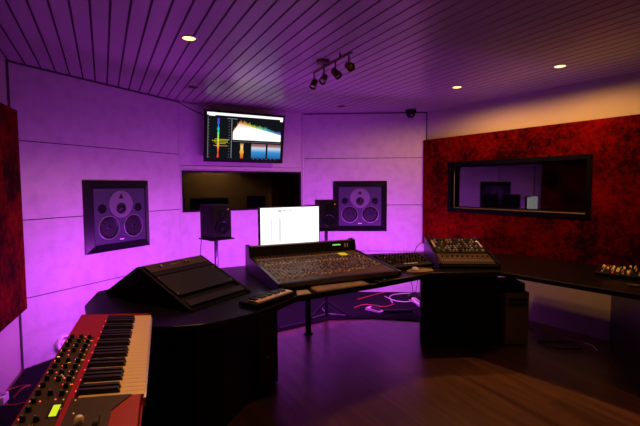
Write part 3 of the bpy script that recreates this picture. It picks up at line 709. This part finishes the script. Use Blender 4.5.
cab([(2.9, 4.55, .02), (3.1, 4.60, .02), (3.25, 4.62, .03), (3.40, 4.66, .02)], CABLER, 'thin red cable beside the coiled pale cable')
cab([(3.62, 2.5, .015), (3.85, 2.35, .015), (3.8, 2.2, .015), (3.6, 2.38, .015), (3.9, 2.7, .015)], CABLE, 'black cable tangled on the floor under the right desk wing', .008)
cab([(3.70, 2.62, .012), (3.88, 2.5, .012), (3.98, 2.25, .012), (3.9, 2.12, .012)], CABLEW, 'thin pale cable on the floor under the right desk wing', .004)
def strip(x, y, rz, m, lab, nm='power_strip', cat='power strip'):
    e = thing(nm, lab, cat, (x, y, .012), rz)
    q = MB(); q.box((-.17, -.028, 0), (.17, .028, .036), m); q.build('housing', e, bevel=.005)
    for k in range(5):
        q = MB(); q.lathe([(.019, .036), (.018, .038), (.016, .0365), (.001, .0365)], CHARCOAL, Matrix.Translation((-.13+k*.058, 0, 0)), 16); q.build('socket', e, smooth=True)
    q = MB(); q.box((.145, -.012, .036), (.162, .012, .041), LED_R if m is WHITE else KNOB); q.build('switch', e)
strip(3.46, 4.03, radians(68), WHITE, 'white power strip on the carpet at the foot of the right front wall')
strip(3.02, 3.86, radians(-25), BLACKMAT, 'black power strip at the front edge of the floor carpet')
e = thing('sustain_pedal', 'small pale pedal box on the carpet under the console', 'pedal', (2.82, 4.05, .012), radians(25))
q = MB(); q.sweep_x([(-.10, 0), (-.10, .015), (.08, .035), (.10, .03), (.10, 0)], -.045, .045, KNOBGREY); q.build('base', e, bevel=.004)
q = MB(); q.sweep_x([(-.08, .018), (-.08, .024), (.04, .040), (.04, .032)], -.035, .035, CHARCOAL); q.build('treadle', e)
e = thing('desk_lamp', 'small black domed object with two thin stalks on the floor by the right front wall', 'antenna', (3.62, 4.28, .012), 0)
e.name = 'antenna_dome'
q = MB(); q.lathe([(.09, 0), (.088, .025), (.06, .055), (.025, .075), (.001, .078)], BLACK, None, 24); q.build('dome', e, smooth=True)
for a in (-1, 1):
    q = MB(); q.cyl((a*.02, 0, .06), (a*.055, 0, .24), .004, BLACK, 8); q.build('stalk', e, smooth=True)

# ------------------------------------------------------------------ red keyboard synthesizer on a stand
kF = Matrix.Translation((.150, 1.800, .98)) @ Matrix.Rotation(math.atan2(.9929, .119), 4, 'Z')
kM = kF @ Matrix.Rotation(radians(5.5), 4, 'X')
# local x: towards the far end ; local y: towards the back edge (left in the photo)
ky = thing('keyboard_synthesizer', 'red keyboard synthesizer with ivory keys and glowing controls at the lower left', 'synthesizer'); ky.matrix_world = kM
KL, KD = .87, .245
T0 = -.690   # near end of the keybed
q = MB()
q.box((-KL, .0, -.065), (.010, KD, -.018), REDPAINT)                         # chassis tub
q.box((-KL, .148, -.018), (.010, KD, .004), REDPAINT)                       # raised control deck
q.box((.001, .0, -.018), (.010, .148, .004), REDPAINT)                      # far end block
q.box((-KL, .0, -.018), (T0-.002, .148, .002), REDPAINT)                    # near end block
q.build('body', ky, bevel=.003)
q = MB(); q.box((-KL, -.006, -.060), (.010, .0, -.020), REDPAINT); q.build('front_rail', ky, bevel=.002)
q = MB(); q.box((T0, -.012, -.034), (0, -.006, -.010), METAL); q.build('key_slip', ky)
nW = 29; kw = -T0/nW
def keymesh(w, l, h, m, nm, black=False):
    b = MB()
    if black: b.sweep_x([(0, 0), (.006, h), (l, h), (l, 0)], -w/2, w/2, m)
    else: b.box((-w/2, 0, 0), (w/2, l, h), m)
    return b.mesh(nm)
WM = keymesh(kw-.0012, .146, .016, IVORY, 'white_key'); BM = keymesh(.0128, .096, .013, KNOB, 'black_key', True)
for k in range(nW): inst('white_key', WM, ky, (T0+kw*(k+.5), -.006, -.017))
for k in range(nW-1):
    if k % 7 in (0, 1, 3, 4, 5): inst('black_key', BM, ky, (T0+kw*(k+1), .050, -.001))
q = MB(); q.box((T0-.155, .163, .004), (-.262, KD-.004, .0065), OLIVE); q.box((T0-.175, .060, .002), (T0-.006, .152, .0045), OLIVE)
q.prism([(T0-.006, .148), (T0-.006, .022), (T0-.175, .110), (T0-.175, .148)], .002, .0046, OLIVE)
q.build('control_panel', ky)
q = MB(); q.box((T0-.090, .168, .0065), (T0-.040, .182, .0085), LCD); q.build('display', ky)
q = MB(); q.box((T0-.095, .1635, .0060), (T0-.030, .187, .0075), BLACK); q.build('display_bezel', ky)
kb = MB(); kb.lathe([(.0066, 0), (.0060, .006), (.0050, .012), (.003, .0130)], KNOB, None, 14); kb.box((-.0006, 0, .0125), (.0006, .005, .0136), KNOBGREY); KKM = kb.mesh('knob', True)
led_r = MB(); led_r.lathe([(.0019, 0), (.0018, .0014), (.0008, .002)], glow('led_red_bright', (1, .06, .05), 2.0), None, 8); LR = led_r.mesh('red_led')
led_y = MB(); led_y.lathe([(.0016, 0), (.0015, .0014), (.0008, .002)], LED_Y, None, 8); LY = led_y.mesh('amber_led')
big = MB(); big.lathe([(.0045, 0), (.0040, .003), (.001, .0045)], glow('led_big', (1, .25, .10), 5.0), None, 12); LB_ = big.mesh('bright_led')
for i in range(15):
    X = -.280 - i*.040
    for j, Y in enumerate((.176, .201, .227)):
        if X < T0-.03 and j == 0: continue
        if T0-.11 < X < T0-.015 and j <= 1: continue
        if i in (4, 9) and j == 1: continue
        inst('knob', KKM, ky, (X+.006*j, Y, .0065))
        if (i+j) % 2 == 0: inst('red_led', LR, ky, (X-.020, Y+.009, .0065))
        if (i*3+j) % 3 == 0: inst('amber_led', LY, ky, (X-.024, Y-.008, .0065))
        if (i*5+j) % 4 == 1: inst('red_led', LR, ky, (X+.016, Y-.012, .0065))
inst('bright_led', LB_, ky, (-.440, .232, .0065))
for k in range(4): inst('amber_led', LY, ky, (-.48-.006*(k//2), .195+.004*k, .0065)); inst('amber_led', LY, ky, (-.55-.01*k, .205-.005*k, .0065))
for k in range(20): inst('red_led' if k % 2 else 'amber_led', LR if k % 2 else LY, ky, (-.05-k*.032, .1505, .004)) if k % 2 else None
for X, Y in ((T0-.022, .142), (T0-.085, .135), (T0-.06, .165)): inst('amber_led', LY, ky, (X, Y, .0065))
q = MB(); q.lathe([(.010, 0), (.009, .012), (.006, .016), (.001, .017)], WHITE, Matrix.Translation((T0-.125, .118, .0045)), 16); q.build('pitch_stick', ky, smooth=True)
q = MB(); q.lathe([(.024, -.006), (.024, .006)], CHARCOAL, Matrix.Translation((T0-.125, .085, -.008)) @ Matrix.Rotation(pi/2, 4, 'X'), 28); q.build('modulation_wheel', ky, smooth=True)
# stand
sd = thing('keyboard_stand', 'black tubular stand under the red keyboard synthesizer', 'keyboard stand'); sd.matrix_world = kF
zb = -.065
for X in (-.70, -.14):
    q = MB(); q.cyl((X, .0, zb-.018), (X, KD-.002, zb+.003), .015, BLACK); q.build('top_rail', sd, smooth=True)
    for a, b_ in ((0.01, KD-.01), (KD-.01, .01)):
        q = MB(); q.cyl((X, a, zb-.033), (X, b_, -.966), .015, BLACK); q.build('leg', sd, smooth=True)
q = MB(); q.cyl((-.70, KD/2, -.50), (-.14, KD/2, -.50), .013, BLACK); q.build('cross_rail', sd, smooth=True)

# left wall extras
Mx, Lx = wallM(EA, AB)
e = thing('wall_outlet', 'round white ring fitting low on the left wall behind the red synthesizer', 'wall fitting'); e.matrix_world = Mx @ Matrix.Translation((.345, 0, .105))
q = MB(); q.lathe([(.072, 0), (.072, .035), (.066, .042), (.058, .040), (.056, .004), (.001, .004)], WHITE, RX90, 36); q.build('ring', e, smooth=True)
q = MB(); q.lathe([(.02, .004), (.018, .02), (.001, .022)], WHITE, RX90 @ Matrix.Translation((.0, .0, 0)), 20); q.build('plug', e, smooth=True)
e = thing('wall_socket_box', 'small pale box with a cable at the left edge under the velvet panel', 'box', (-.672, 3.50, .012), radians(-8))
q = MB(); q.box((-.03, -.05, 0), (.03, .05, .06), WHITE); q.build('housing', e, bevel=.008)
q = MB(); q.lathe([(.03, .0), (.028, .006), (.001, .007)], METAL, Matrix.Translation((.0, 0, .06)), 20); q.build('knob', e, smooth=True)
cab([(-.60, 3.46, .05), (-.55, 3.50, .09), (-.52, 3.60, .06), (-.60, 3.72, .02), (-.68, 3.66, .02), (-.64, 3.45, .02), (-.52, 3.42, .02), (-.40, 3.55, .012), (-.2, 3.5, .012)], CABLER, 'looped reddish cable on the floor at the left wall', .005)

# ------------------------------------------------------------------ world, camera, view
w = bpy.data.worlds.new('world'); S.world = w; w.use_nodes = True
w.node_tree.nodes['Background'].inputs[0].default_value = (.02, .012, .02, 1); w.node_tree.nodes['Background'].inputs[1].default_value = .1
cd = bpy.data.cameras.new('camera'); cam = bpy.data.objects.new('camera', cd); COL.objects.link(cam)
cd.sensor_width = 36; cd.lens = 418.2/640*36; cd.clip_start = .02
yw, pt, rl = radians(27.365), radians(-3.720), radians(-.28)
F = Vector((sin(yw)*cos(pt), cos(yw)*cos(pt), sin(pt))); Rt = Vector((cos(yw), -sin(yw), 0)); U = Rt.cross(F)
R2 = Rt*cos(rl)+U*sin(rl); U2 = U*cos(rl)-Rt*sin(rl)
cam.matrix_world = Matrix(((R2.x, U2.x, -F.x, 0), (R2.y, U2.y, -F.y, 0), (R2.z, U2.z, -F.z, 1.5), (0, 0, 0, 1)))
S.camera = cam
S.view_settings.view_transform = 'Standard'; S.view_settings.look = 'None'; S.view_settings.gamma = 1; S.view_settings.exposure = 0
S.view_settings.use_curve_mapping = False
S.cycles.max_bounces = 8; S.cycles.diffuse_bounces = 4; S.cycles.glossy_bounces = 4; S.cycles.sample_clamp_indirect = 4
S.cycles.use_denoising = True
